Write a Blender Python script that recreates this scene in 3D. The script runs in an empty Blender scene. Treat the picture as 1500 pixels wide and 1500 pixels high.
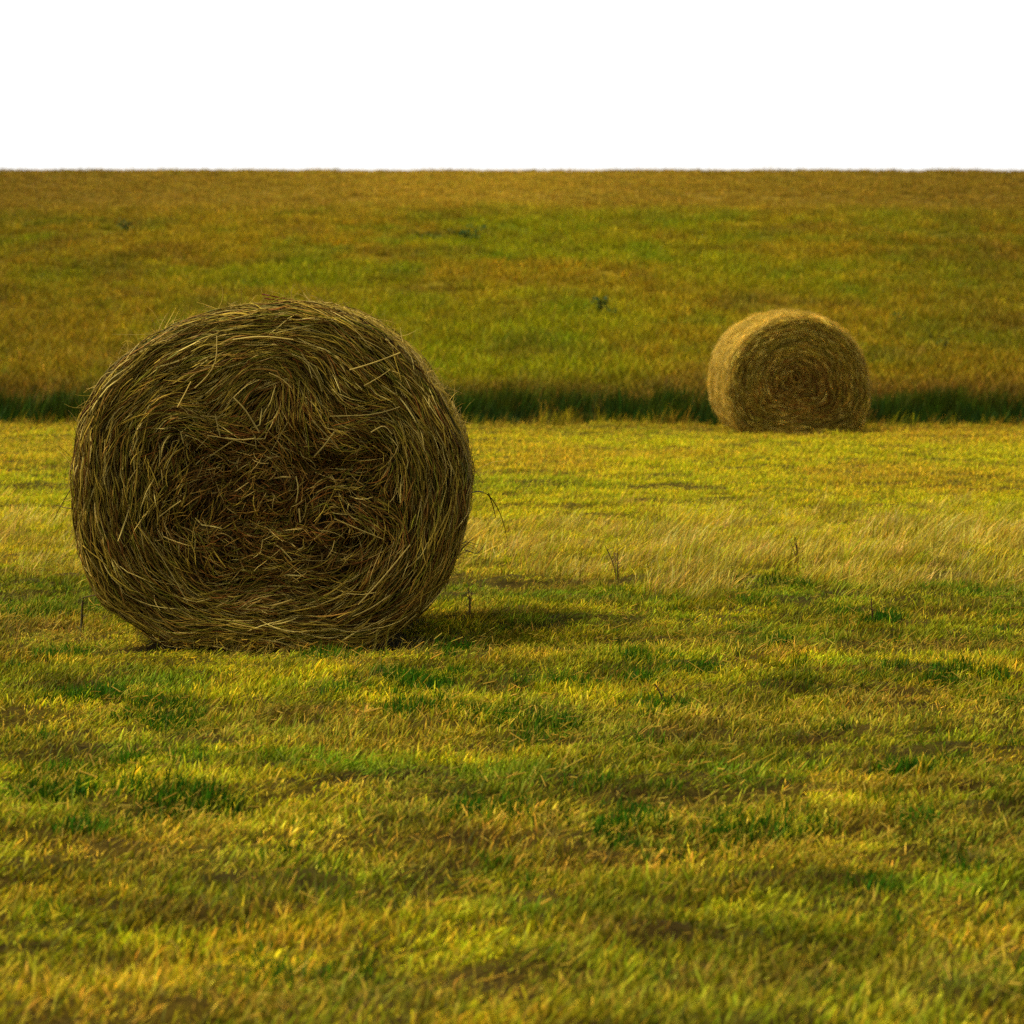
import bpy, math
import numpy as np

rng = np.random.default_rng(11)
sc = bpy.context.scene
COL = sc.collection

# ------------------------------------------------------------------ camera numbers
F = 4850.0          # focal length in pixels of a 1500 px wide frame
CAMZ = 1.2
PITCH = math.atan(290.0 / F)      # looking slightly down, horizon 290 px above the middle
cp, sp = math.cos(PITCH), math.sin(PITCH)

def ray(px, py):
    a = (px - 750.0) / F; b = (750.0 - py) / F
    return np.array([a, cp + b * sp, -sp + b * cp])

# ------------------------------------------------------------------ noise
def _h(ix, iy, s):
    n = (ix.astype(np.int64) * 374761393 + iy.astype(np.int64) * 668265263 + s * 1442695041) & 0x7fffffff
    n = ((n ^ (n >> 13)) * 1274126177) & 0x7fffffff
    n = (n ^ (n >> 16)) & 0xffffff
    return n / float(0xffffff)

def vnoise(x, y, s=0):
    x = np.asarray(x, float); y = np.asarray(y, float)
    ix = np.floor(x); iy = np.floor(y); fx = x - ix; fy = y - iy
    fx = fx * fx * (3 - 2 * fx); fy = fy * fy * (3 - 2 * fy)
    a = _h(ix, iy, s); b = _h(ix + 1, iy, s); c = _h(ix, iy + 1, s); d = _h(ix + 1, iy + 1, s)
    return (a * (1 - fx) + b * fx) * (1 - fy) + (c * (1 - fx) + d * fx) * fy

def fbm(x, y, s=0, o=4):
    t = 0; a = 1.0; n = 0
    for i in range(o):
        t = t + a * vnoise(x * 2 ** i + 17.3 * i, y * 2 ** i - 9.1 * i, s + i); n += a; a *= .55
    return t / n

def ss(a, b, x):
    t = np.clip((x - a) / (b - a), 0, 1); return t * t * (3 - 2 * t)

def mix(a, b, t):
    t = np.asarray(t)[..., None]
    return np.asarray(a) * (1 - t) + np.asarray(b) * t

# ------------------------------------------------------------------ terrain
CREST = 150.0
def height(x, y):
    x = np.asarray(x, float); y = np.asarray(y, float)
    near = (fbm(x * .9, y * 1.6, 3, 4) - .5) * .10 + (fbm(x * 3.5, y * 4.2, 8, 3) - .5) * .07 + (fbm(x * 9, y * 8.0, 12, 2) - .5) * .035
    # shallow wheel-wide ruts that cross the view in the mown part
    near = near - .030 * np.exp(-((y - 9.15 - .10 * x) / .13) ** 2) - .03 * np.exp(-((y - 8.0 - .06 * x) / .12) ** 2)
    for bx_, by_, bz_ in ((-.873, 12.35, -.035), (2.88, 33.9, -.165)):      # turf pressed level around each bale
        g_ = np.exp(-(((x - bx_) / 1.05) ** 2 + ((y - by_) / 1.15) ** 2) ** 1.5)
        near = near * (1 - g_) + bz_ * g_
    near = near * (1 - ss(34.8, 36.2, y))
    e = 35.3 + (fbm(x * .25, x * 0, 21, 2) - .5) * .5
    ditch = -.5 * ss(e, e + 1.2, y) * (1 - ss(e + 3.0, e + 5.4, y))
    hill = np.where(y > 41.5, .0705 * (y - 43.0) + .05, 0)
    hill = hill * ss(41.5, 44.5, y)
    hill = hill + (fbm(x * .08, y * .05, 31, 3) - .5) * .55 * ss(46, 70, y) * (1 - ss(110, 145, y))
    over = np.clip(y - CREST, 0, None)
    hill = hill - .00035 * over ** 2 - .06 * over
    hill = np.where(y > 420, hill.min() if hill.ndim == 0 else np.maximum(hill, -60), hill)
    flat = -.0 * y
    return near + ditch + hill + flat

def pressed(x, y):
    m = 1.0
    for bx_, by_, r_ in ((-.873, 12.2, .9), (2.88, 33.7, 1.0)):
        m = m * (1 - .62 * np.exp(-(((x - bx_) / r_) ** 2 + ((y - by_) / r_) ** 2) ** 2))
    return m

def hit(px, py):
    r = ray(px, py)
    t = np.geomspace(4, 170, 6000)
    z = CAMZ + r[2] * t; g = height(r[0] * t, r[1] * t)
    i = np.argmax(z <= g)
    return np.array([r[0] * t[i], r[1] * t[i], g[i]])

# ------------------------------------------------------------------ palette (linear albedo)
LIME = np.array([.37, .35, .004]); GREEN = np.array([.115, .225, .004]); OCHRE = np.array([.42, .295, .008])
STRAW = np.array([.74, .53, .085]); BROWN = np.array([.20, .105, .012]); DITCH_SHADE = np.array([.018, .050, .003])
LUSH = np.array([.055, .19, .005]); OLIVE = np.array([.20, .21, .004]); CROP = np.array([.40, .265, .016])

def field_tint(x, y):
    n1 = fbm(x * 1.5, y * 1.0, 41, 4); n2 = fbm(x * 3.4, y * 2.4, 51, 3); n3 = fbm(x * .35, y * .30, 61, 3)
    c = mix(OLIVE, LIME, ss(.40, .66, n1))
    c = mix(c, GREEN, ss(.52, .70, n2) * .6)
    c = mix(c, OCHRE, ss(.54, .70, fbm(x * 2.3, y * 1.9, 71, 4)) * .55)
    row = ss(.52, .70, fbm(x * .35 + 3, y * 2.6, 83, 3)); c = mix(c, mix(OCHRE, STRAW, .25 + 0 * x) * .8, row * .28)
    c = mix(c, GREEN * .75, ss(13.0, 13.6, y) * (1 - ss(14.3, 15.0, y)) * .6 * ss(.35, .55, n2))
    c = mix(c, BROWN, ss(.64, .76, fbm(x * 4.2, y * 3.8, 81, 3)) * .45)
    # foreground is duller, the strip behind the big bale brighter
    c = c * np.clip(-.05 + 2.1 * fbm(x * 6.5, y * 5.5, 87, 3), .5, 1.6)[..., None] * 1.42
    mid = ss(13.8, 16.5, y)
    c2 = mix(LIME * 1.8, OCHRE * 1.6, ss(.46, .70, fbm(x * .7, y * .35, 91, 4)) * .7)
    c2 = mix(c2, GREEN * 1.5, ss(.56, .74, fbm(x * .9, y * .35, 96, 3)) * .35)
    c = mix(c, c2, mid)
    c = mix(c, np.array([.42, .25, .012]), ss(31, 35.5, y) * .55)
    return c

def hill_tint(x, y):
    n1 = fbm(x * .22, y * .07, 101, 4); n2 = fbm(x * .9, y * .25, 111, 4)
    c = mix(OCHRE * 1.0, LIME * .90, ss(.42, .68, n1))
    c = mix(c, GREEN * 1.15, ss(.52, .74, n2) * .4)
    c = mix(c, BROWN, ss(.54, .72, fbm(x * .7, y * .2, 121, 4)) * .4)
    c = mix(c, BROWN * 1.05, (1 - ss(43.5, 47, y)) * .75)
    c = mix(c, CROP * (1.0 + .28 * np.exp(-((x / y + .012) / .045) ** 2))[..., None], ss(92, 114, y + 10 * (fbm(x * .05, y * 0, 131, 2) - .5)))
    c = mix(c, BROWN * .6, (ss(4.2, 9.5, np.abs(x) / y * 60)) * .28)
    return c

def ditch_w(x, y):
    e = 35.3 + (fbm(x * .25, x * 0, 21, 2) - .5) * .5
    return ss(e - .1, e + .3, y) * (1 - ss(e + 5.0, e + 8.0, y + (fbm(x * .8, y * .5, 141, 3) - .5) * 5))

# ------------------------------------------------------------------ materials
def new_mat(name):
    m = bpy.data.materials.new(name); m.use_nodes = True
    nt = m.node_tree; nt.nodes.clear()
    out = nt.nodes.new('ShaderNodeOutputMaterial')
    return m, nt, out

def N(nt, t, **kw):
    n = nt.nodes.new(t)
    for k, v in kw.items(): setattr(n, k, v)
    return n

def blade_material(name, transl=.42, rough=.55):
    m, nt, out = new_mat(name)
    tint = N(nt, 'ShaderNodeAttribute', attribute_type='INSTANCER', attribute_name='tint')
    var = N(nt, 'ShaderNodeAttribute', attribute_type='GEOMETRY', attribute_name='shade')
    mul = N(nt, 'ShaderNodeMix', data_type='RGBA', blend_type='MULTIPLY'); mul.inputs[0].default_value = 1
    nt.links.new(tint.outputs['Color'], mul.inputs[6]); nt.links.new(var.outputs['Color'], mul.inputs[7])
    p = N(nt, 'ShaderNodeBsdfPrincipled'); p.inputs['Roughness'].default_value = rough
    p.inputs['Specular IOR Level'].default_value = .08
    t = N(nt, 'ShaderNodeBsdfTranslucent'); ms = N(nt, 'ShaderNodeMixShader'); ms.inputs[0].default_value = transl
    nt.links.new(mul.outputs[2], p.inputs['Base Color']); nt.links.new(mul.outputs[2], t.inputs['Color'])
    nt.links.new(p.outputs[0], ms.inputs[1]); nt.links.new(t.outputs[0], ms.inputs[2]); nt.links.new(ms.outputs[0], out.inputs[0])
    return m

def straw_material(name, transl=.15, gain=1.0):
    m, nt, out = new_mat(name)
    a = N(nt, 'ShaderNodeAttribute', attribute_type='GEOMETRY', attribute_name='shade')
    tc = N(nt, 'ShaderNodeTexCoord'); nz = N(nt, 'ShaderNodeTexNoise'); nz.inputs['Scale'].default_value = 60
    nt.links.new(tc.outputs['Object'], nz.inputs['Vector'])
    mr = N(nt, 'ShaderNodeMapRange'); mr.inputs[3].default_value = .7 * gain; mr.inputs[4].default_value = 1.3 * gain
    nt.links.new(nz.outputs['Fac'], mr.inputs[0])
    vm = N(nt, 'ShaderNodeVectorMath', operation='SCALE')
    nt.links.new(a.outputs['Color'], vm.inputs[0]); nt.links.new(mr.outputs[0], vm.inputs['Scale'])
    p = N(nt, 'ShaderNodeBsdfPrincipled'); p.inputs['Roughness'].default_value = .5; p.inputs['Specular IOR Level'].default_value = .12
    t = N(nt, 'ShaderNodeBsdfTranslucent'); ms = N(nt, 'ShaderNodeMixShader'); ms.inputs[0].default_value = transl
    nt.links.new(vm.outputs[0], p.inputs['Base Color']); nt.links.new(vm.outputs[0], t.inputs['Color'])
    nt.links.new(p.outputs[0], ms.inputs[1]); nt.links.new(t.outputs[0], ms.inputs[2]); nt.links.new(ms.outputs[0], out.inputs[0])
    return m

def packed_hay_material():
    m, nt, out = new_mat('packed_hay')
    tc = N(nt, 'ShaderNodeTexCoord'); nz = N(nt, 'ShaderNodeTexNoise'); nz.inputs['Scale'].default_value = 45; nz.inputs['Detail'].default_value = 8
    nt.links.new(tc.outputs['Object'], nz.inputs['Vector'])
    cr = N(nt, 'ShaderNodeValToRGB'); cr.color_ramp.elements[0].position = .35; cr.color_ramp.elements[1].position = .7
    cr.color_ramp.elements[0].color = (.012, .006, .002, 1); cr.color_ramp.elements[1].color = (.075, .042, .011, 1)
    nt.links.new(nz.outputs['Fac'], cr.inputs[0])
    p = N(nt, 'ShaderNodeBsdfPrincipled'); p.inputs['Roughness'].default_value = .9
    b = N(nt, 'ShaderNodeBump'); b.inputs['Strength'].default_value = .8; b.inputs['Distance'].default_value = .02
    nt.links.new(nz.outputs['Fac'], b.inputs['Height']); nt.links.new(b.outputs[0], p.inputs['Normal'])
    nt.links.new(cr.outputs[0], p.inputs['Base Color']); nt.links.new(p.outputs[0], out.inputs[0])
    return m

def ground_material():
    m, nt, out = new_mat('turf_soil')
    a = N(nt, 'ShaderNodeAttribute', attribute_type='GEOMETRY', attribute_name='tint')
    tc = N(nt, 'ShaderNodeTexCoord')
    nz = N(nt, 'ShaderNodeTexNoise'); nz.inputs['Scale'].default_value = 14; nz.inputs['Detail'].default_value = 10; nz.inputs['Roughness'].default_value = .7
    nt.links.new(tc.outputs['Object'], nz.inputs['Vector'])
    mr = N(nt, 'ShaderNodeMapRange'); mr.inputs[1].default_value = .3; mr.inputs[2].default_value = .7; mr.inputs[3].default_value = .35; mr.inputs[4].default_value = 1.25
    nt.links.new(nz.outputs['Fac'], mr.inputs[0])
    vm = N(nt, 'ShaderNodeVectorMath', operation='SCALE')
    nt.links.new(a.outputs['Color'], vm.inputs[0]); nt.links.new(mr.outputs[0], vm.inputs['Scale'])
    p = N(nt, 'ShaderNodeBsdfPrincipled'); p.inputs['Roughness'].default_value = 1; p.inputs['Specular IOR Level'].default_value = .1
    b = N(nt, 'ShaderNodeBump'); b.inputs['Strength'].default_value = .7; b.inputs['Distance'].default_value = .03
    nt.links.new(nz.outputs['Fac'], b.inputs['Height']); nt.links.new(b.outputs[0], p.inputs['Normal'])
    nt.links.new(vm.outputs[0], p.inputs['Base Color']); nt.links.new(p.outputs[0], out.inputs[0])
    return m

M_BLADE = blade_material('grass_blade'); M_HILL = blade_material('meadow_blade', .35, .6)
M_STRAW = straw_material('hay_straw'); M_LIT = straw_material('loose_hay', .3)
M_CORE = packed_hay_material(); M_GROUND = ground_material()
M_WEED = straw_material('weed_stem', .1)

# ------------------------------------------------------------------ mesh helpers
def mesh_np(name, V, faces_quads=None, faces_tris=None, colors=None, attr='shade', mat=None, smooth=False):
    me = bpy.data.meshes.new(name)
    V = np.asarray(V, np.float32)
    fl = []; tot = []
    if faces_quads is not None and len(faces_quads): fl.append(np.asarray(faces_quads).ravel()); tot.append(np.full(len(faces_quads), 4))
    if faces_tris is not None and len(faces_tris): fl.append(np.asarray(faces_tris).ravel()); tot.append(np.full(len(faces_tris), 3))
    fl = np.concatenate(fl).astype(np.int32); tot = np.concatenate(tot).astype(np.int32)
    me.vertices.add(len(V)); me.vertices.foreach_set('co', V.ravel())
    me.loops.add(len(fl)); me.loops.foreach_set('vertex_index', fl)
    me.polygons.add(len(tot)); st = np.concatenate([[0], np.cumsum(tot)[:-1]]).astype(np.int32)
    me.polygons.foreach_set('loop_start', st)
    if smooth: me.polygons.foreach_set('use_smooth', np.ones(len(tot), bool))
    if colors is not None:
        a = me.attributes.new(attr, 'FLOAT_COLOR', 'POINT')
        c = np.ones((len(V), 4), np.float32); c[:, :3] = colors; a.data.foreach_set('color', c.ravel())
    me.update(calc_edges=True)
    if mat: me.materials.append(mat)
    return me

def link(name, me, parent=None, col=COL):
    o = bpy.data.objects.new(name, me); col.objects.link(o)
    if parent: o.parent = parent
    return o

def tag(o, label=None, cat=None, group=None, kind=None):
    if label: o['label'] = label
    if cat: o['category'] = cat
    if group: o['group'] = group
    if kind: o['kind'] = kind
    return o

def tubes(P, R, C, sides=3):
    """P [n,s,3] centre lines, R [n,s] radii, C [n,3] colours -> V, quads, colours"""
    n, s, _ = P.shape
    T = np.gradient(P, axis=1); T /= np.linalg.norm(T, axis=2, keepdims=True) + 1e-9
    up = np.zeros_like(T); up[..., 1] = 1.0
    k = np.abs((T * up).sum(2)) > .9; up[k] = (1, 0, 0)
    A = np.cross(T, up); A /= np.linalg.norm(A, axis=2, keepdims=True) + 1e-9
    B = np.cross(T, A)
    ph = np.arange(sides) / sides * 2 * np.pi
    ph0 = rng.uniform(0, 6.28, n)[:, None, None] + ph[None, None, :]
    V = P[:, :, None, :] + R[:, :, None, None] * (np.cos(ph0)[..., None] * A[:, :, None, :] + np.sin(ph0)[..., None] * B[:, :, None, :])
    V = V.reshape(-1, 3)
    base = (np.arange(n) * s * sides)[:, None, None] + (np.arange(s - 1) * sides)[None, :, None]
    j = np.arange(sides); j2 = (j + 1) % sides
    q = np.stack([base + j, base + j2, base + j2 + sides, base + j + sides], -1).reshape(-1, 4)
    return V, q, np.repeat(C, s * sides, axis=0)

def merge(*parts):
    V = []; Q = []; Cc = []; o = 0
    for v, q, c in parts:
        V.append(v); Q.append(q + o); Cc.append(c); o += len(v)
    return np.concatenate(V), np.concatenate(Q), np.concatenate(Cc)

# ------------------------------------------------------------------ ground sheet
def build_ground():
    ys = np.concatenate([np.arange(1.5, 16, .07), np.arange(16, 38, .16), np.arange(38, 48, .2), np.arange(48, 156, .9), np.arange(156, 420, 8), [600, 1200, 2500]])
    us = np.concatenate([np.linspace(-1, -.34, 24)[:-1], np.linspace(-.34, .34, 181), np.linspace(.34, 1, 24)[1:]])
    Y, U = np.meshgrid(ys, us, indexing='ij')
    X = U * (Y * 1.2 + 6)
    Z = height(X, Y)
    ny, nx = X.shape
    V = np.stack([X, Y, Z], -1).reshape(-1, 3)
    i = np.arange((ny - 1) * nx).reshape(ny - 1, nx)[:, :-1].ravel()
    q = np.stack([i, i + 1, i + nx + 1, i + nx], -1)
    x, y = V[:, 0], V[:, 1]
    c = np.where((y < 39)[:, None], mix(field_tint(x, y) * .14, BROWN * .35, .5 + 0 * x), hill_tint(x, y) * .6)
    c = mix(c, DITCH_SHADE * .6, ditch_w(x, y))  # ditch bed darkened too, its shade put into the colour
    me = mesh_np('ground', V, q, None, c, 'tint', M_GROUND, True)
    tag(link('ground', me), 'rolling hay field ground rising to a low crest', 'ground', kind='structure')
build_ground()

# ------------------------------------------------------------------ grass tufts
PROTO = bpy.data.collections.new('tuft_shapes')

def blades(n, rad, hmin, hmax, width, lean, leanx, drop=.12, dry=.3, segs=3, stiff=.3, drycol=(1.9, 1.75, 5.5)):
    """one tuft, returns mesh data; each blade is a tapered bent strip"""
    r = rad * np.sqrt(rng.random(n)); a = rng.uniform(0, 6.283, n)
    bx, by = r * np.cos(a), r * np.sin(a)
    h = rng.uniform(hmin, hmax, n) * (1 - .25 * (r / rad))
    az = rng.uniform(0, 6.283, n)
    l = lean * rng.random(n) ** .7
    dx = np.cos(az) * l + leanx + rng.normal(0, .08, n); dy = np.sin(az) * l
    t = np.linspace(0, 1, segs + 1)
    k = stiff + rng.random(n) * .8
    hx = bx[:, None] + h[:, None] * dx[:, None] * (t ** 1.15)[None] * (1 + .25 * k[:, None] * t[None])
    hy = by[:, None] + h[:, None] * dy[:, None] * (t ** 1.15)[None] * (1 + .25 * k[:, None] * t[None])
    hz = h[:, None] * (t[None] - drop * k[:, None] * t[None] ** 2.4 * .5) - .006
    Pc = np.stack([hx, hy, hz], -1)
    wa = rng.uniform(-.9, .9, n)
    w = width * rng.uniform(.6, 1.2, n)[:, None] * np.array([.8, 1.0, .75, .12])[None, :] if segs == 3 else width * np.ones((n, 1)) * np.linspace(1, .1, segs + 1)[None]
    wd = np.stack([np.cos(wa), np.sin(wa), 0 * wa], -1)[:, None, :] * w[..., None] * .5
    V = np.stack([Pc - wd, Pc + wd], 2).reshape(-1, 3)
    s = segs + 1
    base = (np.arange(n) * s * 2)[:, None] + (np.arange(segs) * 2)[None]
    q = np.stack([base, base + 1, base + 3, base + 2], -1).reshape(-1, 4)
    isdry = rng.random(n) < dry
    c = np.ones((n, 3)) * (.35 + 1.25 * rng.random(n) ** 1.4)[:, None]
    c[:, 0] *= rng.uniform(.72, 1.18, n)
    c[isdry] *= np.array(drycol) * np.array([.72, .72, 1])
    tip = np.linspace(.4, 1.3, s)  # roots darkened, tips lightened: shade between blades put into the colour
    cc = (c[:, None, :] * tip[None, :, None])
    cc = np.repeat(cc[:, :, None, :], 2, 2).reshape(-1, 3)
    return V, q, cc

def tuft_set(name, k, mat, **kw):
    sub = bpy.data.collections.new(name + '_shapes')
    for i in range(k):
        V, q, c = blades(**kw)
        me = mesh_np(name, V, q, None, c, 'shade', mat)
        sub.objects.link(bpy.data.objects.new(name + '_%02d' % i, me))
    return sub, k

def litter_set(name, k):
    sub = bpy.data.collections.new(name + '_shapes')
    for i in range(k):
        n = 7
        a = rng.normal(.6, 1.1, n); L = rng.uniform(.01, .042, n) ; t = np.linspace(0, 1, 4)
        x = rng.uniform(-.1, .1, n)[:, None] + np.cos(a)[:, None] * L[:, None] * t
        y = rng.uniform(-.1, .1, n)[:, None] + np.sin(a)[:, None] * L[:, None] * t
        z = rng.uniform(.015, .05, n)[:, None] + (rng.uniform(.0, .6, n) * L)[:, None] * t
        V, q, c = tubes(np.stack([x, y, z], -1), np.full((n, 4), .0009) * rng.uniform(.7, 1.4, n)[:, None], np.ones((n, 3)) * rng.uniform(.6, 1.2, n)[:, None])
        me = mesh_np(name, V, q, None, c, 'shade', M_BLADE)
        sub.objects.link(bpy.data.objects.new(name + '_%02d' % i, me))
    return sub, k

def scatter(name, pts, tint, scale, coll, label, cat, zrot=.5, tilt=.12):
    sub, k = coll
    n = len(pts)
    me = bpy.data.meshes.new(name)
    me.vertices.add(n); me.vertices.foreach_set('co', np.asarray(pts, np.float32).ravel())
    a = me.attributes.new('tint', 'FLOAT_COLOR', 'POINT'); c = np.ones((n, 4), np.float32); c[:, :3] = tint; a.data.foreach_set('color', c.ravel())
    a = me.attributes.new('scl', 'FLOAT_VECTOR', 'POINT'); a.data.foreach_set('vector', np.asarray(scale, np.float32).ravel())
    rot = np.stack([rng.normal(0, tilt, n), rng.normal(0, tilt, n), rng.normal(0, zrot, n)], -1).astype(np.float32)
    a = me.attributes.new('rot', 'FLOAT_VECTOR', 'POINT'); a.data.foreach_set('vector', rot.ravel())
    a = me.attributes.new('vi', 'INT', 'POINT'); a.data.foreach_set('value', rng.integers(0, k, n).astype(np.int32))
    o = link(name, me)
    ng = bpy.data.node_groups.new(name + '_scatter', 'GeometryNodeTree')
    ng.interface.new_socket('Geometry', in_out='INPUT', socket_type='NodeSocketGeometry')
    ng.interface.new_socket('Geometry', in_out='OUTPUT', socket_type='NodeSocketGeometry')
    gi = ng.nodes.new('NodeGroupInput'); go = ng.nodes.new('NodeGroupOutput')
    m2p = ng.nodes.new('GeometryNodeMeshToPoints')
    ci = ng.nodes.new('GeometryNodeCollectionInfo'); ci.inputs['Collection'].default_value = sub
    ci.inputs['Separate Children'].default_value = True; ci.inputs['Reset Children'].default_value = True
    iop = ng.nodes.new('GeometryNodeInstanceOnPoints'); iop.inputs['Pick Instance'].default_value = True
    def att(nm, t):
        q = ng.nodes.new('GeometryNodeInputNamedAttribute'); q.data_type = t; q.inputs['Name'].default_value = nm
        return q.outputs['Attribute']
    ng.links.new(gi.outputs[0], m2p.inputs[0]); ng.links.new(m2p.outputs[0], iop.inputs['Points'])
    ng.links.new(ci.outputs[0], iop.inputs['Instance'])
    ng.links.new(att('vi', 'INT'), iop.inputs['Instance Index'])
    e2r = ng.nodes.new('FunctionNodeEulerToRotation')
    ng.links.new(att('rot', 'FLOAT_VECTOR'), e2r.inputs[0]); ng.links.new(e2r.outputs[0], iop.inputs['Rotation'])
    ng.links.new(att('scl', 'FLOAT_VECTOR'), iop.inputs['Scale'])
    ng.links.new(iop.outputs[0], go.inputs[0])
    md = o.modifiers.new('scatter', 'NODES'); md.node_group = ng
    tag(o, label, cat, kind='stuff')
    return o

def sample(y0, y1, dens, margin=.62):
    """random points of a wedge in front of the camera, dens per m2"""
    w = lambda y: y * .155 * (1 + margin) + .6
    area = 0.5 * (2 * w(y0) + 2 * w(y1)) * (y1 - y0)
    n = int(area * dens)
    ys = rng.uniform(y0, y1, n * 2); keep = rng.random(n * 2) < w(ys) / w(y1); ys = ys[keep][:n]
    xs = rng.uniform(-1, 1, len(ys)) * w(ys)
    return xs, ys

# positions of the two bales
S1 = 1 / 404.0
B1 = np.array([(396 - 750) * 12.0 / F, 12.0]); B1ROT = 0.0
S2 = 1 / 145.0; D2 = F / 145.0
B2 = np.array([(1168 - 750) * D2 / F, D2]); B2ROT = math.radians(5.5)
B1G = None
def outside_bales(x, y):
    k = ~((np.abs(x - B1[0]) < .50) & (y > B1[1] + .03) & (y < B1[1] + 1.25))
    c, s = math.cos(-B2ROT), math.sin(-B2ROT)
    lx = (x - B2[0]) * c - (y - B2[1]) * s; ly = (x - B2[0]) * s + (y - B2[1]) * c
    return k & ~((np.abs(lx) < .55) & (ly > .02) & (ly < 1.25))

def jitter_tint(t, a=.18):
    n = len(t)
    return t * rng.uniform(1 - a, 1 + a, n)[:, None] * np.stack([rng.uniform(.88, 1.12, n), np.ones(n), np.ones(n)], -1)

turf = tuft_set('turf_tuft', 10, M_BLADE, n=30, rad=.085, hmin=.014, hmax=.052, width=.0034, lean=.8, leanx=.28, dry=.30, drycol=(2.7, 2.15, 4.5))
lush = tuft_set('lush_tuft', 5, M_BLADE, n=40, rad=.06, hmin=.03, hmax=.07, width=.0034, lean=.45, leanx=.15, dry=.05)
tall = tuft_set('dry_tuft', 8, M_BLADE, n=22, rad=.10, hmin=.06, hmax=.19, width=.0046, lean=.6, leanx=.42, dry=.3, drycol=(1.7, 1.6, 2.2))
stalk = tuft_set('stalk_tuft', 6, M_BLADE, n=4, rad=.06, hmin=.09, hmax=.2, width=.0026, lean=.5, leanx=.45, dry=.4, drop=.15, drycol=(1.3, 1.3, 1.6))
hillt = tuft_set('meadow_tuft', 10, M_HILL, n=44, rad=.22, hmin=.06, hmax=.24, width=.013, lean=.9, leanx=.2, dry=.2, drycol=(1.9, 1.7, 2.5))
ditcht = tuft_set('ditch_tuft', 6, M_HILL, n=36, rad=.16, hmin=.18, hmax=.42, width=.008, lean=.3, leanx=.1, dry=.03)
fringe = tuft_set('fringe_tuft', 6, M_HILL, n=14, rad=.12, hmin=.10, hmax=.30, width=.006, lean=.45, leanx=.25, dry=.4, drycol=(1.7, 1.5, 2))
litter = litter_set('litter', 6)

# mown turf
P = []; T = []; Sx = []
for y0, y1, d in ((4.6, 9, 520), (9, 14.5, 430), (14.5, 22, 190), (22, 31, 110), (31, 36.2, 80)):
    x, y = sample(y0, y1, d)
    k = outside_bales(x, y); x, y = x[k], y[k]
    bare = fbm(x * 6.5, y * 6.0, 201, 3)
    k = rng.random(len(x)) < np.where(y < 15, .5 + .5 * ss(.34, .50, bare), 1); x, y = x[k], y[k]
    P.append(np.stack([x, y, height(x, y)], -1)); T.append(jitter_tint(field_tint(x, y)))
    hs = pressed(x, y) * (.20 + 1.1 * fbm(x * 4.5, y * 3.8, 211, 3)) * (1 - .3 * ss(22, 34, y)); f = 1 + .9 * ss(15, 38, y)
    Sx.append(np.stack([f * (1 + 0 * x), f * (1 + 0 * x), hs * f], -1) * rng.uniform(.75, 1.25, len(x))[:, None])
scatter('mown_grass', np.concatenate(P), np.concatenate(T), np.concatenate(Sx), turf,
        'short mown yellow green grass covering the field around both bales', 'grass')

# lush green patches
P = []; T = []; Sx = []
x, y = sample(4.6, 14.5, 140); g = fbm(x * 2.4, y * 2.0, 301, 3)
k = outside_bales(x, y) & (rng.random(len(x)) < ss(.62, .74, fbm(x * 4.2, y * 3.4, 303, 3)) * .8); x, y = x[k], y[k]
P.append(np.stack([x, y, height(x, y)], -1)); T.append(jitter_tint(mix(LUSH, GREEN, rng.random(len(x)) * .7)))
Sx.append(np.ones((len(x), 3)) * rng.uniform(.55, 1.15, len(x))[:, None])
# a few distinct clumps where the photograph has them
for (px, py, r, n) in ((145, 1022, .09, 26), (245, 1068, .07, 22), (70, 1165, .07, 20), (605, 1005, .07, 26), (560, 990, .04, 10),
                       (1290, 915, .05, 16), (1395, 995, .10, 20), (1325, 1130, .05, 16), (1095, 1225, .09, 22), (260, 1190, .08, 20),
                       (1240, 905, .05, 8), (795, 1060, .05, 12), (1030, 860, .07, 12), (1170, 860, .1, 10), (940, 1225, .1, 14), (700, 1195, .1, 20), (620, 1040, .1, 16)):
    p = hit(px, py); xx = p[0] + rng.normal(0, r, n); yy = p[1] + rng.normal(0, r, n)
    k = outside_bales(xx, yy); xx, yy = xx[k], yy[k]
    P.append(np.stack([xx, yy, height(xx, yy)], -1)); T.append(jitter_tint(mix(LUSH * .8, GREEN, rng.random(len(xx)) * .35)))
    Sx.append(np.ones((len(xx), 3)) * rng.uniform(.6, 1.15, len(xx))[:, None])
scatter('green_grass', np.concatenate(P), np.concatenate(T), np.concatenate(Sx), lush,
        'fresh darker green clumps growing through the mown grass', 'grass')

# dry standing strip behind and right of the big bale, fading out in clumps elsewhere
x, y = sample(13.6, 22.5, 150)
edge = 14.6 + (fbm(x * 2.6, y * 0, 311, 4) - .5) * 4.0 - .12 * x
w = ss(edge - .5, edge + .4, y) * (1 - ss(17.2, 21.5, y + (fbm(x * .8, y * .5, 312, 3) - .5) * 2.4))
k = outside_bales(x, y) & (rng.random(len(x)) < w * (.35 + .65 * ss(-1.6, -.2, x)) * ss(.30, .56, fbm(x * 2.2, y * 1.6, 313, 3))); x, y = x[k], y[k]
P1 = np.stack([x, y, height(x, y)], -1); T1 = jitter_tint(mix(mix(OCHRE * 1.4, STRAW * 1.15, rng.random(len(x))), LIME * 1.3, (rng.random(len(x)) < .22) * .8), .40)
S1c = np.ones((len(x), 3)) * (.3 + .65 * rng.random(len(x)))[:, None] * (.6 + .75 * fbm(x * 2.6, y * 2, 715, 3))[:, None]
scatter('dry_grass', P1, T1, S1c, tall, 'golden dry uncut grass leaning right in a strip behind the large bale', 'grass', .35)

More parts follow.
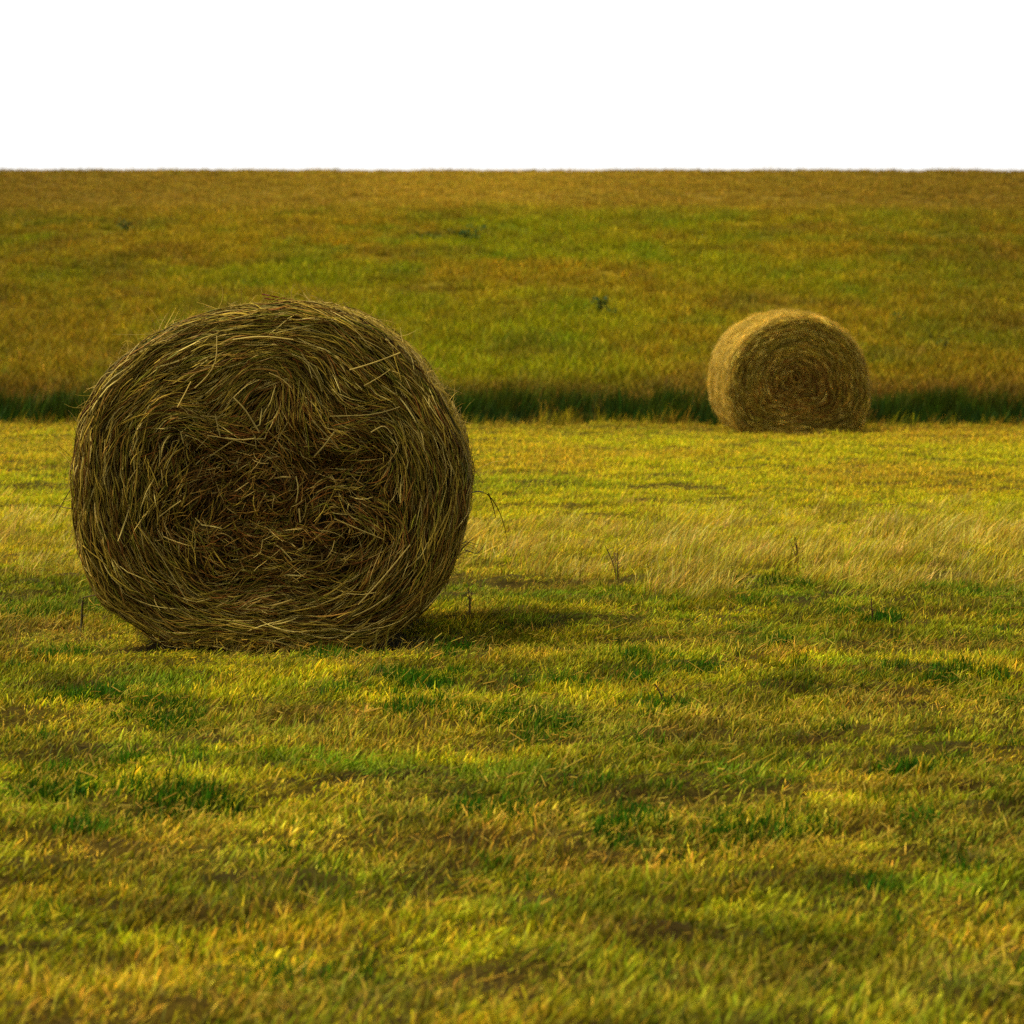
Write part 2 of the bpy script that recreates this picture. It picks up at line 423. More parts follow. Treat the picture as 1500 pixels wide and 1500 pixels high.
# single taller stalks and cut bits
P = []; T = []; Sx = []
for y0, y1, d in ((5, 14.5, 26), (14.5, 38.5, 18)):
    x, y = sample(y0, y1, d); k = outside_bales(x, y); x, y = x[k], y[k]
    P.append(np.stack([x, y, height(x, y)], -1)); T.append(jitter_tint(mix(STRAW * .8, LIME * 1.2, rng.random(len(x)))))
    Sx.append(np.ones((len(x), 3)) * rng.uniform(.35, .85, len(x))[:, None])
for (px0, px1, py, n) in ((340, 640, 965, 46), (430, 560, 1000, 20), (330, 420, 960, 14)):
    for i in range(n):
        p = hit(rng.uniform(px0, px1), py + rng.normal(0, 8))
        P.append(np.array([[p[0], min(p[1], B1[1] - .02), p[2]]])); T.append(STRAW[None] * rng.uniform(.7, 1.1)); Sx.append(np.ones((1, 3)) * rng.uniform(.3, .7))
scatter('grass_stalks', np.concatenate(P), np.concatenate(T), np.concatenate(Sx), stalk,
        'scattered pale grass stalks standing above the mown turf', 'grass', .6)
P = []; T = []; Sx = []
for y0, y1, d in ((4.8, 15, 60), (15, 36, 40)):
    x, y = sample(y0, y1, d); g = fbm(x * .35 + 3, y * 2.6, 83, 3)
    k = outside_bales(x, y) & (rng.random(len(x)) < .15 + .85 * ss(.50, .66, g)); x, y = x[k], y[k]
    P.append(np.stack([x, y, height(x, y) + .004], -1)); T.append(jitter_tint(mix(STRAW, OCHRE, rng.random(len(x)) * .8)))
    Sx.append(np.ones((len(x), 3)) * rng.uniform(.7, 1.4, len(x))[:, None])
scatter('straw_litter', np.concatenate(P), np.concatenate(T), np.concatenate(Sx), litter,
        'cut straw bits lying loose on the mown turf', 'straw', 1.5)

# fringe along the ditch edge
x, y = sample(33.4, 36.6, 40); k = rng.random(len(x)) < ss(33.6, 35.6, y); x, y = x[k], y[k]
k = outside_bales(x, y); x, y = x[k], y[k]
P1 = np.stack([x, y, height(x, y)], -1)
T1 = jitter_tint(mix(np.array([.46, .29, .014]), LIME * 1.1, (rng.random(len(x)) < .35) * .8), .25)
scatter('ditch_fringe_grass', P1, T1, np.ones((len(x), 3)) * ((.3 + .9 * rng.random(len(x)) ** 2.2) * (.5 + 1.0 * fbm(x * 1.8, y * .5, 701, 3)))[:, None] * .85, fringe,
        'orange tinged grass tips fringing the near edge of the ditch', 'grass', .5)
# ditch: lush grass tinted dark, its shade put into the colour
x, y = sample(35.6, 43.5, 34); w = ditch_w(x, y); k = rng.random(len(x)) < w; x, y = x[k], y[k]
P1 = np.stack([x, y, height(x, y)], -1); T1 = jitter_tint(mix(mix(DITCH_SHADE, LUSH * .55, rng.random(len(x)) ** 2 * .6), OLIVE * .5, ss(38.2, 43.0, y + rng.normal(0, 1.0, len(x))) * .85), .3)
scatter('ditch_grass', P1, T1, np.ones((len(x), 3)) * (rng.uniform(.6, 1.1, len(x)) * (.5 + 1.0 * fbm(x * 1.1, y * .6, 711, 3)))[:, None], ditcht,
        'dark green lush grass filling the ditch across the field, shade tinted into its colour', 'grass')
# meadow on the slope
P = []; T = []; Sx = []
for y0, y1, d in ((40, 60, 24), (60, 85, 13), (85, 112, 8), (112, 156, 5.0)):
    x, y = sample(y0, y1, d, .45)
    k = rng.random(len(x)) < 1 - ditch_w(x, y); x, y = x[k], y[k]
    t = hill_tint(x, y); t = jitter_tint(t, .32)
    sel = (rng.random(len(x)) < .03) & (y < 108); t[sel] = t[sel] * np.array([1.7, 1.6, 1.3])
    crop = ss(100, 112, y)
    P.append(np.stack([x, y, height(x, y)], -1)); T.append(t)
    f = (1 + .5 * ss(60, 140, y)); s = rng.uniform(.6, 1.2, len(x))
    Sx.append(np.stack([f * s, f * s, f * s * (1 - .45 * crop) * (.5 + 1.0 * fbm(x * .6, y * .3, 501, 3))], -1))
scatter('meadow_grass', np.concatenate(P), np.concatenate(T), np.concatenate(Sx), hillt,
        'rough ochre and green meadow grass on the slope beyond the ditch', 'grass', 3)

# ------------------------------------------------------------------ bales
GUIDE = [  # crop pixels (x, y) and straw direction in degrees, read off the face of the large bale
 (50,200,40),(100,400,45),(50,650,80),(50,900,90),(50,1100,-70),(100,1250,-50),(250,1200,-45),(300,1350,-35),(500,1400,-12),(700,1450,0),
 (900,1430,8),(1150,1380,30),(1250,1300,50),(1350,1150,60),(1450,1000,80),(1450,800,85),(1450,600,-70),(1450,400,-55),(1300,200,-45),(1100,80,-30),
 (900,50,-10),(700,50,5),(500,130,20),(300,100,30),(200,250,35),(350,250,20),(300,350,10),(200,430,15),(380,420,-10),(430,480,-25),(150,560,70),
 (200,480,35),(300,460,-5),(400,500,-30),(220,640,75),(180,750,75),(150,850,80),(480,350,45),(450,420,45),(520,300,50),(600,280,50),(650,220,30),
 (740,200,0),(850,220,-30),(900,300,-60),(930,400,-70),(950,480,-60),(560,380,55),(700,300,20),(800,330,-80),(700,420,60),(850,420,-80),(880,520,-75),
 (1020,280,-60),(1060,360,-55),(1120,420,-20),(1250,420,5),(1180,330,-40),(1350,500,-50),(1150,520,-5),(1280,560,-30),(1350,640,-80),(1300,700,60),
 (1200,640,10),(1100,570,-15),(1200,720,25),(1050,760,15),(600,530,-10),(500,550,-15),(700,650,15),(800,600,-30),(900,640,-35),(600,720,20),
 (700,800,10),(400,700,50),(300,650,60),(400,850,50),(700,950,30),(900,900,70),(600,1000,-10),(1000,850,40),(1100,900,-40),(1200,900,-45),
 (1000,1000,-20),(1300,1000,-50),(800,1050,5),(500,1050,0),(600,1150,-30),(700,1120,10),(900,1100,0),(1100,1100,30),(1200,1080,60),(400,1100,-60),
 (300,1050,-50),(1000,1200,10),(800,1250,15),(600,1300,30),(280,900,60)]
CREV = [(1000,690,210,38,.06),(420,640,150,60,.05),(620,600,120,45,.03),(750,960,220,40,.035),(650,1260,160,55,.05),(1130,1080,120,45,.045),
        (880,540,110,45,.045),(440,430,60,50,.035),(1300,640,70,50,.035),(560,760,160,50,.04),(250,980,90,70,.02),(1180,420,120,25,.02),(1000,330,40,120,.025)]
C1 = (397.0, 700.0)
def crop2loc(zx, zy):
    return ((180 + zx * .2933) - C1[0]) * S1, (C1[1] - (480 + zy * .2933)) * S1

OUT1 = [(103,720),(105,670),(115,620),(134,578),(160,540),(195,510),(239,483),(307,458),(360,448),(415,443),(465,445),(513,455),(555,480),(592,514),(628,556),(650,588),(664,615),(676,640),(684,668),
        (690,722),(684,762),(676,795),(664,830),(652,862),(636,884),(617,902),(585,927),(560,940),(535,950),(480,954),(400,954),(310,953),(240,947),(205,930),(177,907),(148,887),(128,855),(113,816),(104,771)]
OUT2 = [(1063,559),(1066,533),(1080,506),(1096,488),(1116,476),(1140,466),(1168,462),(1195,464),(1218,472),(1236,485),(1252,502),(1268,533),(1275,559),(1275,593),(1266,625),(1255,634),(1225,640),(1168,641),(1110,638),(1082,627),(1066,595)]

def outline_fn(pts, c, s, seed):
    p = np.array(pts, float); x = (p[:, 0] - c[0]) * s; z = (c[1] - p[:, 1]) * s
    th = np.arctan2(z, x); r = np.hypot(x, z); o = np.argsort(th); th, r = th[o], r[o]
    tt = np.concatenate([th - 2 * np.pi, th, th + 2 * np.pi]); rr = np.concatenate([r, r, r])
    g = np.linspace(-np.pi, np.pi, 721); rg = np.interp(g, tt, rr)
    kk = np.exp(-np.linspace(-2, 2, 13) ** 2); kk /= kk.sum()
    rg = np.convolve(np.concatenate([rg[-7:-1], rg, rg[1:7]]), kk, 'valid')[:721]
    rg = rg + .006 * (vnoise(np.cos(g) * 9 + 30, np.sin(g) * 9 + 30, seed) - .5) * 2
    rg[-1] = rg[0]
    return lambda t: np.interp((np.asarray(t) + np.pi) % (2 * np.pi) - np.pi, g, rg)

def straw_colour(n, kind):
    pal = {'outer': [(.42, .275, .040), (.29, .20, .024), (.68, .50, .15), (.23, .11, .020), (.18, .16, .014)],
           'core': [(.36, .19, .034), (.24, .085, .016), (.56, .38, .11), (.13, .065, .012), (.16, .13, .014)],
           'lit': [(.66, .48, .08), (.46, .34, .035), (.66, .50, .14), (.38, .25, .028), (.32, .27, .022)]}[kind]
    wt = {'outer': [.30, .25, .15, .18, .12], 'core': [.30, .25, .13, .22, .10], 'lit': [.3, .25, .2, .15, .1]}[kind]
    c = np.array(pal)[rng.choice(5, n, p=wt)]
    return c * rng.uniform(.6, 1.35, n)[:, None]

def make_bale(name, label, loc, rotz, outl, detail, guide, length, nface, nside, nfuzz, rad, soft):
    root = bpy.data.objects.new(name, None); COL.objects.link(root)
    zc = -outl(-np.pi / 2)                     # base of the bale in face coordinates
    root.location = (loc[0], loc[1], loc[2]); root.rotation_euler = (0, 0, rotz)
    root.empty_display_size = .3
    tag(root, label, 'hay bale', 'round hay bales lying on the mown field')
    zoff = zc * -1 - .03                       # lifts face centre above the base, pressed 3 cm into the turf
    gx = gz = ga = None
    if guide:
        G = np.array(GUIDE, float); gx, gz = crop2loc(G[:, 0], G[:, 1]); ga = np.radians(G[:, 2])
    def rel(x, z):
        th = np.arctan2(z, x); return th, np.hypot(x, z) / outl(th)
    def tangent(x, z):
        e = 1e-3; f = lambda a, b: rel(a, b)[1]
        dx = (f(x + e, z) - f(x - e, z)); dz = (f(x, z + e) - f(x, z - e)); l = np.hypot(dx, dz) + 1e-9
        return -dz / l, dx / l
    def flow(x, z):
        tx, tz = tangent(x, z); th, r = rel(x, z)
        c2 = tx * tx - tz * tz; s2 = 2 * tx * tz
        if guide:
            wt = np.clip((r - .82) / .16, 0, 1) * .8 + .006
            c2 = c2 * wt; s2 = s2 * wt
            for i in range(len(gx)):
                w = np.exp(-((x - gx[i]) ** 2 + (z - gz[i]) ** 2) / (2 * .030 ** 2))
                c2 = c2 + w * math.cos(2 * ga[i]); s2 = s2 + w * math.sin(2 * ga[i])
        a = .5 * np.arctan2(s2, c2)
        return a
    def depth(x, z):
        th, r = rel(x, z)
        d = .055 * np.clip((r - .91) / .09, 0, 1) ** 2.2
        d = d + (.05 if guide else .03) * (fbm(x * 5 + 40, z * 5 + 40, 601 + detail, 3) - .5)
        d = d + (.006 if guide else .003) * np.sin(r * 48 + 6 * fbm(x * 3 + 9, z * 3, 611, 2)) * ss(.25, .5, r)
        if guide:
            d = d + .008 * (1 - ss(.3, .7, r))
            for (a, b, p, q, k) in CREV:
                cx, cz = crop2loc(a, b)
                d = d + k * np.exp(-((x - cx) / (p * .2933 * S1)) ** 2 - ((z - cz) / (q * .2933 * S1)) ** 2)
        else:
            d = d + .03 * np.exp(-((x) / .16) ** 2 - ((z) / .14) ** 2)
        return d
    # packed core: face relief plus drum
    nt_, nr = 160, 44
    th = np.linspace(-np.pi, np.pi, nt_ + 1)[:-1]; R = outl(th)
    rings = []
    for i in range(nr + 1):
        f = (i / nr) * .985 + 1e-4; x = np.cos(th) * R * f; z = np.sin(th) * R * f
        rings.append(np.stack([x, depth(x, z) + .022, z + zoff], -1))
    for yy in np.linspace(.14, length - .08, 16):
        b = .97 + .012 * math.sin(yy * 23)
        rings.append(np.stack([np.cos(th) * R * b, np.full(nt_, yy), np.sin(th) * R * b + zoff], -1))
    for f, yy in ((.9, length - .02), (.6, length), (.3, length - .01), (1e-4, length - .01)):
        rings.append(np.stack([np.cos(th) * R * f, np.full(nt_, yy), np.sin(th) * R * f + zoff], -1))
    V = np.concatenate(rings); k = len(rings)
    i = (np.arange(k - 1) * nt_)[:, None]; j = np.arange(nt_)[None]; j2 = (j + 1) % nt_
    q = np.stack([i + j, i + nt_ + j, i + nt_ + j2, i + j2], -1).reshape(-1, 4)
    link('packed_core', mesh_np('packed_core', V, q, None, None, mat=M_CORE, smooth=True), root)

    # straws of the end face, grown along the flow
    def face_straws(n, flip=False):
        r = np.sqrt(rng.random(n)) * .985; t = rng.uniform(-np.pi, np.pi, n)
        x = np.cos(t) * outl(t) * r; z = np.sin(t) * outl(t) * r
        chaos = (1 - ss(.42, .78, r)) if guide else (1 - ss(.0, .5, r)) * .8
        if guide:
            chaos = chaos * ss(-.62, -.2, -z + .0) if False else chaos * (1 - ss(.10, .28, z))
        lock = (fbm(x * 13 + 70, z * 13, 631, 2) - .5) * 1.7
        jit = lock * ((.40 if guide else .25) + .5 * chaos) + rng.normal(0, 1, n) * (.16 + .42 * chaos)
        L = rng.uniform(.05, .22, n) * (1 - .35 * chaos) * (1 if guide else .8)
        s = 7; bend = rng.normal(0, 1, n) * (.35 + .55 * chaos)
        pts = np.zeros((n, s, 2)); pts[:, 0] = np.stack([x, z], -1); px_, pz_ = x.copy(), z.copy(); prev = None
        for m in range(1, s):
            a = (flow(px_, pz_) if m in (1, 3, 5) else a0) + 0; a0 = a; a = a + jit + bend * (m / s - .5) * .9
            if prev is None: prev = np.stack([np.cos(a), np.sin(a)], -1) * np.where(rng.random(n) < .5, 1, -1)[:, None]
            dv = np.stack([np.cos(a), np.sin(a)], -1); sg = np.sign((dv * prev).sum(1)); sg[sg == 0] = 1
            dv *= sg[:, None]; prev = dv
            px_ = px_ + dv[:, 0] * L / (s - 1); pz_ = pz_ + dv[:, 1] * L / (s - 1)
            th_, rr = rel(px_, pz_); k = rr > 1.0
            lim = np.where(k, 1.0 / np.maximum(rr, 1e-6), 1); px_ = px_ * lim; pz_ = pz_ * lim
            pts[:, m] = np.stack([px_, pz_], -1)
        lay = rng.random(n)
        u = np.linspace(-1, 1, s)[None]
        dep = depth(pts[..., 0], pts[..., 1]) + .020 - (.060 * lay)[:, None] + .016 * (u ** 2) * rng.uniform(.2, 1.6, n)[:, None] \
              + (rng.normal(0, .010, n) * (1 + chaos))[:, None] * u
        Y = dep if not flip else length - dep * .6
        Pp = np.stack([pts[..., 0], Y, pts[..., 1] + zoff], -1)
        Rr = rad * (rng.uniform(.5, 1.2, n) * np.where(rng.random(n) < .08, 1.7, 1))[:, None] * np.array([.6, .9, 1, 1, 1, .9, .5])[None]
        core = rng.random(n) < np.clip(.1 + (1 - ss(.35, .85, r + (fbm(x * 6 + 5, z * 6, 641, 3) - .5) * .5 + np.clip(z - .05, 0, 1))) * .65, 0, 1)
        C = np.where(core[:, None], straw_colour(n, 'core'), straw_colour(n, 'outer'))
        C = C * (.16 + 1.15 * lay ** 2.0)[:, None]  # buried straws darkened, top ones lightened: shade between layers put into the colour
        # broad bands of slightly different hay
        C = C * (.75 + .5 * fbm(r * 9, t * 1.3 + 10, 621, 3))[:, None] * (.45 + 1.1 * fbm(x * 24 + 11, z * 24, 651, 2))[:, None] * (np.array([[1.06, 1.12, .95]]) if guide else np.array([[1.60, 1.72, 1.2]]))
        hi = rng.random(n) < .08; C[hi] = C[hi] * 1.35
        return tubes(Pp, Rr, C)
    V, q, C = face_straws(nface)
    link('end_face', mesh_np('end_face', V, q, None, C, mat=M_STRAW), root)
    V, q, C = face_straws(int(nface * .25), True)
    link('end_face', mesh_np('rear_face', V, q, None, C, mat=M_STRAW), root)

    # wound outer layer
    n = nside; s = 6; kl = 1.0 if guide else 1.45  # distant bale's outer straws lightened, sunlight put into their colour
    t0 = rng.uniform(-np.pi, np.pi, n); y0 = rng.uniform(.01, length - .02, n) ** 1.0
    edge = rng.random(n) < .25; y0[edge] = rng.uniform(.015, .12, edge.sum())
    L = rng.uniform(.07, .30, n); sg = np.where(rng.random(n) < .5, 1, -1); u = np.linspace(0, 1, s)[None]
    skew = rng.normal(0, .28, n)
    tt = t0[:, None] + (sg * L / .68)[:, None] * u
    lift = rng.uniform(-.034, -.006 if guide else .004, n)[:, None] + (.018 if guide else .05) * rng.random(n)[:, None] ** 3 * u ** 2
    RR = outl(tt) + lift
    yy = y0[:, None] + (skew * L)[:, None] * u + .01 * np.sin(u * 5 + t0[:, None] * 9)
    front = np.clip((.10 - yy) / .10, 0, 1); RR = RR - .03 * front ** 2
    yy = np.clip(yy, .0, length)
    Pp = np.stack([np.cos(tt) * RR, yy, np.sin(tt) * RR + zoff], -1)
    C = straw_colour(n, 'lit') * kl * (.5 + 1.0 * fbm(t0 * 4 + 20, y0 * 9, 661, 3))[:, None]
    V1 = tubes(Pp, rad * rng.uniform(.6, 1.3, n)[:, None] * np.array([.6, 1, 1, 1, .9, .5])[None], C)
    link('outer_layer', mesh_np('outer_layer', *V1[:2], None, V1[2], mat=M_LIT), root)

    # loose ends standing off the rim
    n = nfuzz; s = 5; u = np.linspace(0, 1, s)[None]
    t0 = rng.uniform(-np.pi, np.pi, n)
    cl = rng.random(n) < .55; ctr = np.array([2.45, 2.25, 1.85, 1.3, .95, .55, .3, .05, -.45, 2.75, 1.6, 3.1] if guide else [2.9, 3.1, -3.0, -2.8, 2.7, 2.4, 1.9, 1.6, -.2]); t0[cl] = rng.choice(ctr, cl.sum()) + rng.normal(0, .05, cl.sum())
    L = rng.uniform(.02, .11, n) * np.where(rng.random(n) < .12, 1.7, 1); sg = np.where(rng.random(n) < .5, 1, -1)
    out_a = rng.uniform(.12, .8, n)
    bx = np.cos(t0) * outl(t0) * .985; bz = np.sin(t0) * outl(t0) * .985
    ox, oz = np.cos(t0), np.sin(t0); tx, tz = -oz * sg, ox * sg
    curl = rng.normal(0, .9, n)
    a = out_a[:, None] + curl[:, None] * u
    stepx = (ox[:, None] * np.sin(a) + tx[:, None] * np.cos(a)) * L[:, None] / s; stepz = (oz[:, None] * np.sin(a) + tz[:, None] * np.cos(a)) * L[:, None] / s
    Xx = bx[:, None] + np.cumsum(stepx, 1); Zz = bz[:, None] + np.cumsum(stepz, 1)
    Yy = rng.uniform(.02, length * .7, n)[:, None] ** 1.3 + rng.normal(0, .3, n)[:, None] * u * L[:, None]
    V1 = tubes(np.stack([Xx, Yy, Zz + zoff], -1), rad * .6 * rng.uniform(.5, 1.2, n)[:, None] * np.array([1, 1, .9, .8, .4])[None], straw_colour(n, 'lit'))
    link('loose_ends', mesh_np('loose_ends', *V1[:2], None, V1[2], mat=M_LIT), root)
    return root, zoff, depth

def polyline(pts, s=10):
    p = np.array(pts, float); d = np.concatenate([[0], np.cumsum(np.linalg.norm(np.diff(p, axis=0), axis=1))])
    t = np.linspace(0, d[-1], s); q = np.stack([np.interp(t, d, p[:, k]) for k in range(3)], -1)
    for _ in range(2): q[1:-1] = (q[:-2] + 2 * q[1:-1] + q[2:]) / 4
    return q

o1 = outline_fn(OUT1, C1, S1, 5)
g1 = float(np.mean(height(B1[0] + np.linspace(-.4, .4, 9), np.full(9, B1[1] + .3))))
# the face centre must sit where the photograph has it
zface = CAMZ + ray(397, 700)[2] * (12.0 / ray(397, 700)[1])
b1, zoff1, dep1 = make_bale('round_hay_bale', 'large near round hay bale with swirling dark straw end face, standing at left',
                            (B1[0], 12.0, 0), 0, o1, 1, True, 1.2, 22000, 9000, 950, .00175, 1)
b1.location.z = zface - zoff1

# straws lying across the end face
SP = [[(430,535),(540,552),(670,590)],[(520,548),(600,560),(668,550)],[(668,545),(672,600)],[(1140,210),(1260,175),(1390,125)],[(1040,440),(1270,435),(1390,393)],
      [(468,430),(480,480),(495,540)],[(370,610),(405,575),(440,538)],[(950,460),(1020,530),(1080,602)],[(1062,520),(1010,590),(960,642)],[(832,470),(790,540),(750,612)],
      [(480,40),(484,170),(430,250),(370,300)],[(285,395),(320,330),(352,268)],[(440,640),(500,600),(560,560)],[(225,700),(250,640),(280,600)],[(760,1075),(800,1100),(850,1158)],
      [(1060,950),(1180,1000),(1310,1055)],[(300,860),(240,900),(190,940)],[(980,1005),(1070,1020),(1110,1050)],[(870,740),(885,800),(870,870)],[(885,900),(890,970)],
      [(740,225),(800,250),(850,300)],[(560,345),(620,400),(690,520)],[(900,640),(950,665),(965,700)],[(1245,520),(1310,480),(1350,530)],[(1210,290),(1280,250),(1340,210)],
      [(100,1010),(160,1080),(220,1180),(330,1370)],[(1440,1080),(1300,1250),(1180,1380)],[(1150,1440),(1240,1400),(1340,1330)],[(900,130),(980,240),(1000,320)],[(560,60),(700,40),(860,60)]]
ctr = []; 
for sp_ in SP:
    pts = []
    for i, (a, b) in enumerate(sp_):
        x, z = crop2loc(a, b); pts.append((x, float(dep1(np.array([x]), np.array([z]))[0]) - .052 - .008 * (i % 2), z + zoff1))
    ctr.append(polyline(pts, 8))
ctr = np.array(ctr); n = len(ctr)
for k in range(n):
    V1 = tubes(ctr[k:k + 1], np.full((1, 8), .0024) * rng.uniform(.6, 1.2), np.array([[.64, .49, .13]]) * rng.uniform(.6, 1.2), 4)
    link('crossing_straw', mesh_np('crossing_straw', *V1[:2], None, V1[2], mat=M_LIT), b1)

def px_local(px, py, dy=0.0):
    """pixel on the plane of the large bale's end face -> local coordinates"""
    r = ray(px, py); t = (12.0 + dy) / r[1]
    return (r[0] * t - b1.location.x, dy, CAMZ + r[2] * t - b1.location.z)
def stalk_part(paths, col, rad_, name='bent_stalk'):
    ps = []
    for p in paths:
        q = polyline([px_local(a, b, .12 + .1 * k) for k, (a, b) in enumerate(p)], 12)[None]
        ps.append(tubes(q, np.linspace(rad_, rad_ * .45, 12)[None], np.array([col]), 5))
    V, q, c = merge(*ps)
    return link(name, mesh_np(name, V, q, None, c, mat=M_WEED), b1)
DK = (.07, .035, .012)
stalk_part([[(683,724),(700,718),(715,722),(729,742),(738,765),(743,790)],[(716,723),(722,740),(726,758)]], DK, .0026)
stalk_part([[(676,694),(690,680)],[(680,706),(694,690)]], DK, .002)
stalk_part([[(668,812),(680,800),(694,788)],[(682,806),(700,812),(712,795)],[(672,798),(684,793),(700,798)]], DK, .0022)
stalk_part([[(112,706),(100,722),(85,748),(79,762)],[(108,745),(95,744),(84,740)]], DK, .0022)
stalk_part([[(150,871),(138,872),(118,876),(114,883)],[(122,876),(120,905),(123,925)]], DK, .0026)
stalk_part([[(384,431),(400,434),(432,440),(462,450)],[(388,437),(410,440),(440,446)]], (.30, .06, .02), .0028, 'red_stalk')

o2 = outline_fn(OUT2, (1168.0, 555.0), S2, 9)
zf2 = CAMZ + ray(1168, 555)[2] * (D2 / ray(1168, 555)[1])
b2, zoff2, dep2 = make_bale('round_hay_bale', 'smaller distant round hay bale with sunlit left side, beside the ditch at right',
                            (B2[0], B2[1], 0), B2ROT, o2, 7, False, 1.2, 24000, 22000, 2200, .0017, 2)
b2.location.z = zf2 - zoff2
b2.rotation_euler = (math.radians(2.0), 0, B2ROT)      # its far end rests on a slight rise

# ------------------------------------------------------------------ weeds
def weed(name, px, py, h, spread, nbr, label, leafy, col, lw=.012, leaves=60):
    p = hit(px, py)
    root = bpy.data.objects.new(name, None); COL.objects.link(root); root.location = p; tag(root, label, 'weed')
    ps = []; tips = []
    for i in range(nbr):
        a = rng.uniform(0, 6.28); l = h * rng.uniform(.6, 1.0); sx = math.cos(a) * spread * rng.uniform(.3, 1); sy = math.sin(a) * spread * rng.uniform(.3, 1)
        q = polyline([(0, 0, -.02), (sx * .3, sy * .3, l * .45), (sx, sy, l)], 8); tips.append(q)
        ps.append(tubes(q[None], np.linspace(.004, .0015, 8)[None] * (1 if not leafy else 1.6), np.array([col]), 5))
        if not leafy:
            for m in range(3):
                j = rng.integers(3, 7); e = q[j] + np.array([rng.normal(0, .35), rng.normal(0, .35), .35]) * h * .3
                ps.append(tubes(polyline([q[j], (q[j] + e) / 2 + np.array([0, 0, .004]), e], 5)[None], np.linspace(.002, .001, 5)[None], np.array([col]), 4))
    V, q, c = merge(*ps); link('stem', mesh_np('stem', V, q, None, c, mat=M_WEED), root)
    if leafy:
        tips = np.concatenate(tips); n = leaves
        base = tips[rng.integers(2, len(tips), n)] + rng.normal(0, spread * .22, (n, 3)) * np.array([1, 1, .6]); base[:, 2] = np.abs(base[:, 2])
        d = rng.normal(0, 1, (n, 3)); d[:, 2] = np.abs(d[:, 2]) * .5; d /= np.linalg.norm(d, axis=1, keepdims=True)
        w = np.cross(d, rng.normal(0, 1, (n, 3))); w /= np.linalg.norm(w, axis=1, keepdims=True)
        ll = lw * rng.uniform(2, 4, n)[:, None]; ww = lw * rng.uniform(.6, 1.2, n)[:, None]
        V = np.stack([base, base + d * ll * .5 + w * ww, base + d * ll, base + d * ll * .5 - w * ww], 1).reshape(-1, 3)
        qq = np.arange(n * 4).reshape(-1, 4)
        cc = np.repeat(np.array([[.032, .080, .012]]) * rng.uniform(.6, 1.6, n)[:, None], 4, axis=0)
        link('foliage', mesh_np('foliage', V, qq, None, cc, mat=M_WEED), root)
    return root
weed('leafy_weed', 881, 464, .34, .17, 9, 'dark green bushy weed standing alone mid slope between the bales', True, DK, .022, 170)
weed('leafy_weed', 898, 466, .18, .10, 5, 'small dark weed right beside the bushy weed mid slope', True, DK, .020, 60)
weed('leafy_weed', 688, 355, .36, .55, 14, 'low wide dark weed patch high on the slope above the gap', True, DK, .035, 150)
weed('leafy_weed', 622, 356, .25, .45, 10, 'faint low weed patch high on the slope, left of the wide dark patch', True, DK, .030, 70)
weed('leafy_weed', 183, 340, .35, .25, 7, 'tiny dark weed high on the slope at upper left', True, DK, .030, 60)
weed('leafy_weed', 1383, 518, .26, .10, 5, 'small dark weed on the slope right of the distant bale', True, DK, .016, 50)
weed('leafy_weed', 1322, 478, .28, .18, 6, 'faint green weed on the slope just above right of the distant bale', True, DK, .022, 60)
weed('dry_weed', 1278, 912, .115, .02, 2, 'thin dark dry weed standing in the short grass at right', False, DK)
weed('dry_weed', 688, 905, .17, .02, 2, 'thin dry weed standing at the right foot of the large bale', False, (.25, .16, .05))
weed('dry_weed', 118, 935, .15, .02, 2, 'thin dry weed standing at the left foot of the large bale', False, (.10, .09, .04))
weed('dry_weed', 1170, 830, .15, .10, 3, 'brown twiggy weed in the golden grass strip below the distant bale', False, DK)
weed('dry_weed', 905, 850, .16, .06, 3, 'brown dry weed in the golden grass strip midway across', False, (.16, .10, .03))
weed('dry_weed', 975, 1035, .07, .05, 2, 'short dark broken stalk in the mown grass below the golden strip', False, DK)

# ------------------------------------------------------------------ light, sky, camera
SUN_EL = math.radians(59); SUN_AZ = math.radians(-90)      # azimuth from +Y, negative = left
sd = np.array([math.sin(SUN_AZ) * math.cos(SUN_EL), math.cos(SUN_AZ) * math.cos(SUN_EL), math.sin(SUN_EL)])
import mathutils
ld = bpy.data.lights.new('sun', 'SUN'); ld.energy = 5.0; ld.angle = math.radians(16); ld.color = (1, .90, .62)
lo = bpy.data.objects.new('sun', ld); COL.objects.link(lo); lo.location = (-20, 10, 20)
lo.rotation_euler = mathutils.Vector(sd).to_track_quat('Z', 'Y').to_euler()

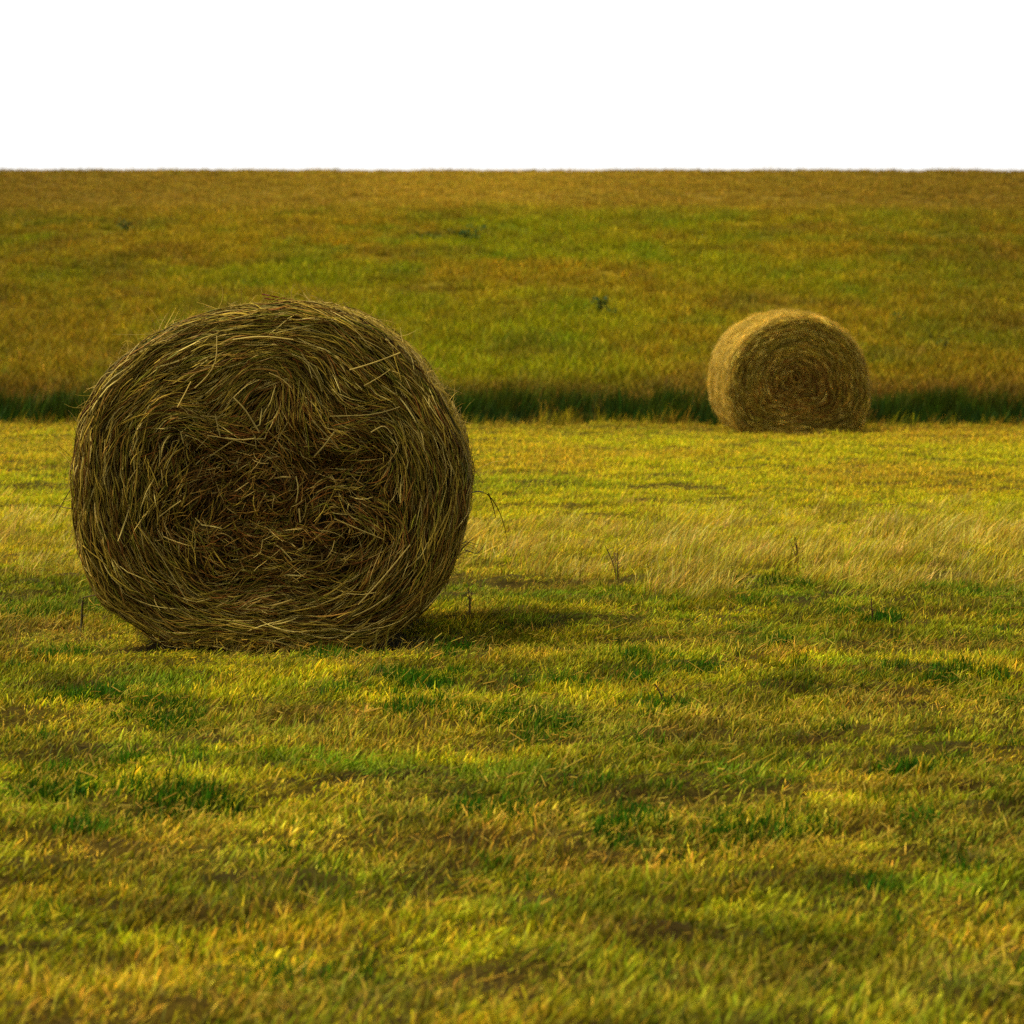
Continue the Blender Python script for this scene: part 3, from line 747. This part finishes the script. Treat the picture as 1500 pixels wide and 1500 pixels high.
w = bpy.data.worlds.new('World'); sc.world = w; w.use_nodes = True
nt = w.node_tree; nt.nodes.clear()
sky = nt.nodes.new('ShaderNodeTexSky'); sky.sky_type = 'NISHITA'; sky.sun_disc = False
sky.sun_elevation = SUN_EL; sky.sun_rotation = SUN_AZ; sky.dust_density = 6; sky.air_density = 1.0; sky.ozone_density = .5
bg = nt.nodes.new('ShaderNodeBackground'); bg.inputs[1].default_value = .14
mx = nt.nodes.new('ShaderNodeMix'); mx.data_type = 'RGBA'; mx.blend_type = 'MIX'; mx.inputs[0].default_value = .72
# thin white cloud veil, bright near the horizon and thinner and dimmer overhead
geo = nt.nodes.new('ShaderNodeTexCoord'); sep = nt.nodes.new('ShaderNodeSeparateXYZ'); nt.links.new(geo.outputs['Generated'], sep.inputs[0])
rmp = nt.nodes.new('ShaderNodeValToRGB'); rmp.color_ramp.elements[0].position = .06; rmp.color_ramp.elements[0].color = (1, .985, .96, 1)
rmp.color_ramp.elements[1].position = .42; rmp.color_ramp.elements[1].color = (.15, .135, .11, 1)
vs = nt.nodes.new('ShaderNodeVectorMath'); vs.operation = 'SCALE'; vs.inputs['Scale'].default_value = 10.5
nt.links.new(sep.outputs[2], rmp.inputs[0]); nt.links.new(rmp.outputs[0], vs.inputs[0]); nt.links.new(vs.outputs[0], mx.inputs[7])
wo = nt.nodes.new('ShaderNodeOutputWorld')
nt.links.new(sky.outputs[0], mx.inputs[6]); nt.links.new(mx.outputs[2], bg.inputs[0]); nt.links.new(bg.outputs[0], wo.inputs[0])

cd = bpy.data.cameras.new('camera'); cam = bpy.data.objects.new('camera', cd); COL.objects.link(cam)
cam.location = (0, 0, CAMZ); cam.rotation_euler = (math.pi / 2 - PITCH, 0, 0)
cd.sensor_width = 36; cd.sensor_fit = 'HORIZONTAL'; cd.lens = 36 * F / 1500; cd.clip_start = .1; cd.clip_end = 5000
cd.dof.use_dof = True; cd.dof.focus_distance = 12.0; cd.dof.aperture_fstop = 7.5
sc.camera = cam
sc.render.engine = 'CYCLES'
sc.cycles.use_denoising = False       # film-like grain keeps the straw crisp
sc.cycles.max_bounces = 6; sc.cycles.diffuse_bounces = 3; sc.cycles.transmission_bounces = 4; sc.cycles.caustics_reflective = False; sc.cycles.caustics_refractive = False
sc.view_settings.view_transform = 'Standard'; sc.view_settings.look = 'None'; sc.view_settings.exposure = 0
sc.render.resolution_x = sc.render.resolution_y = 1024
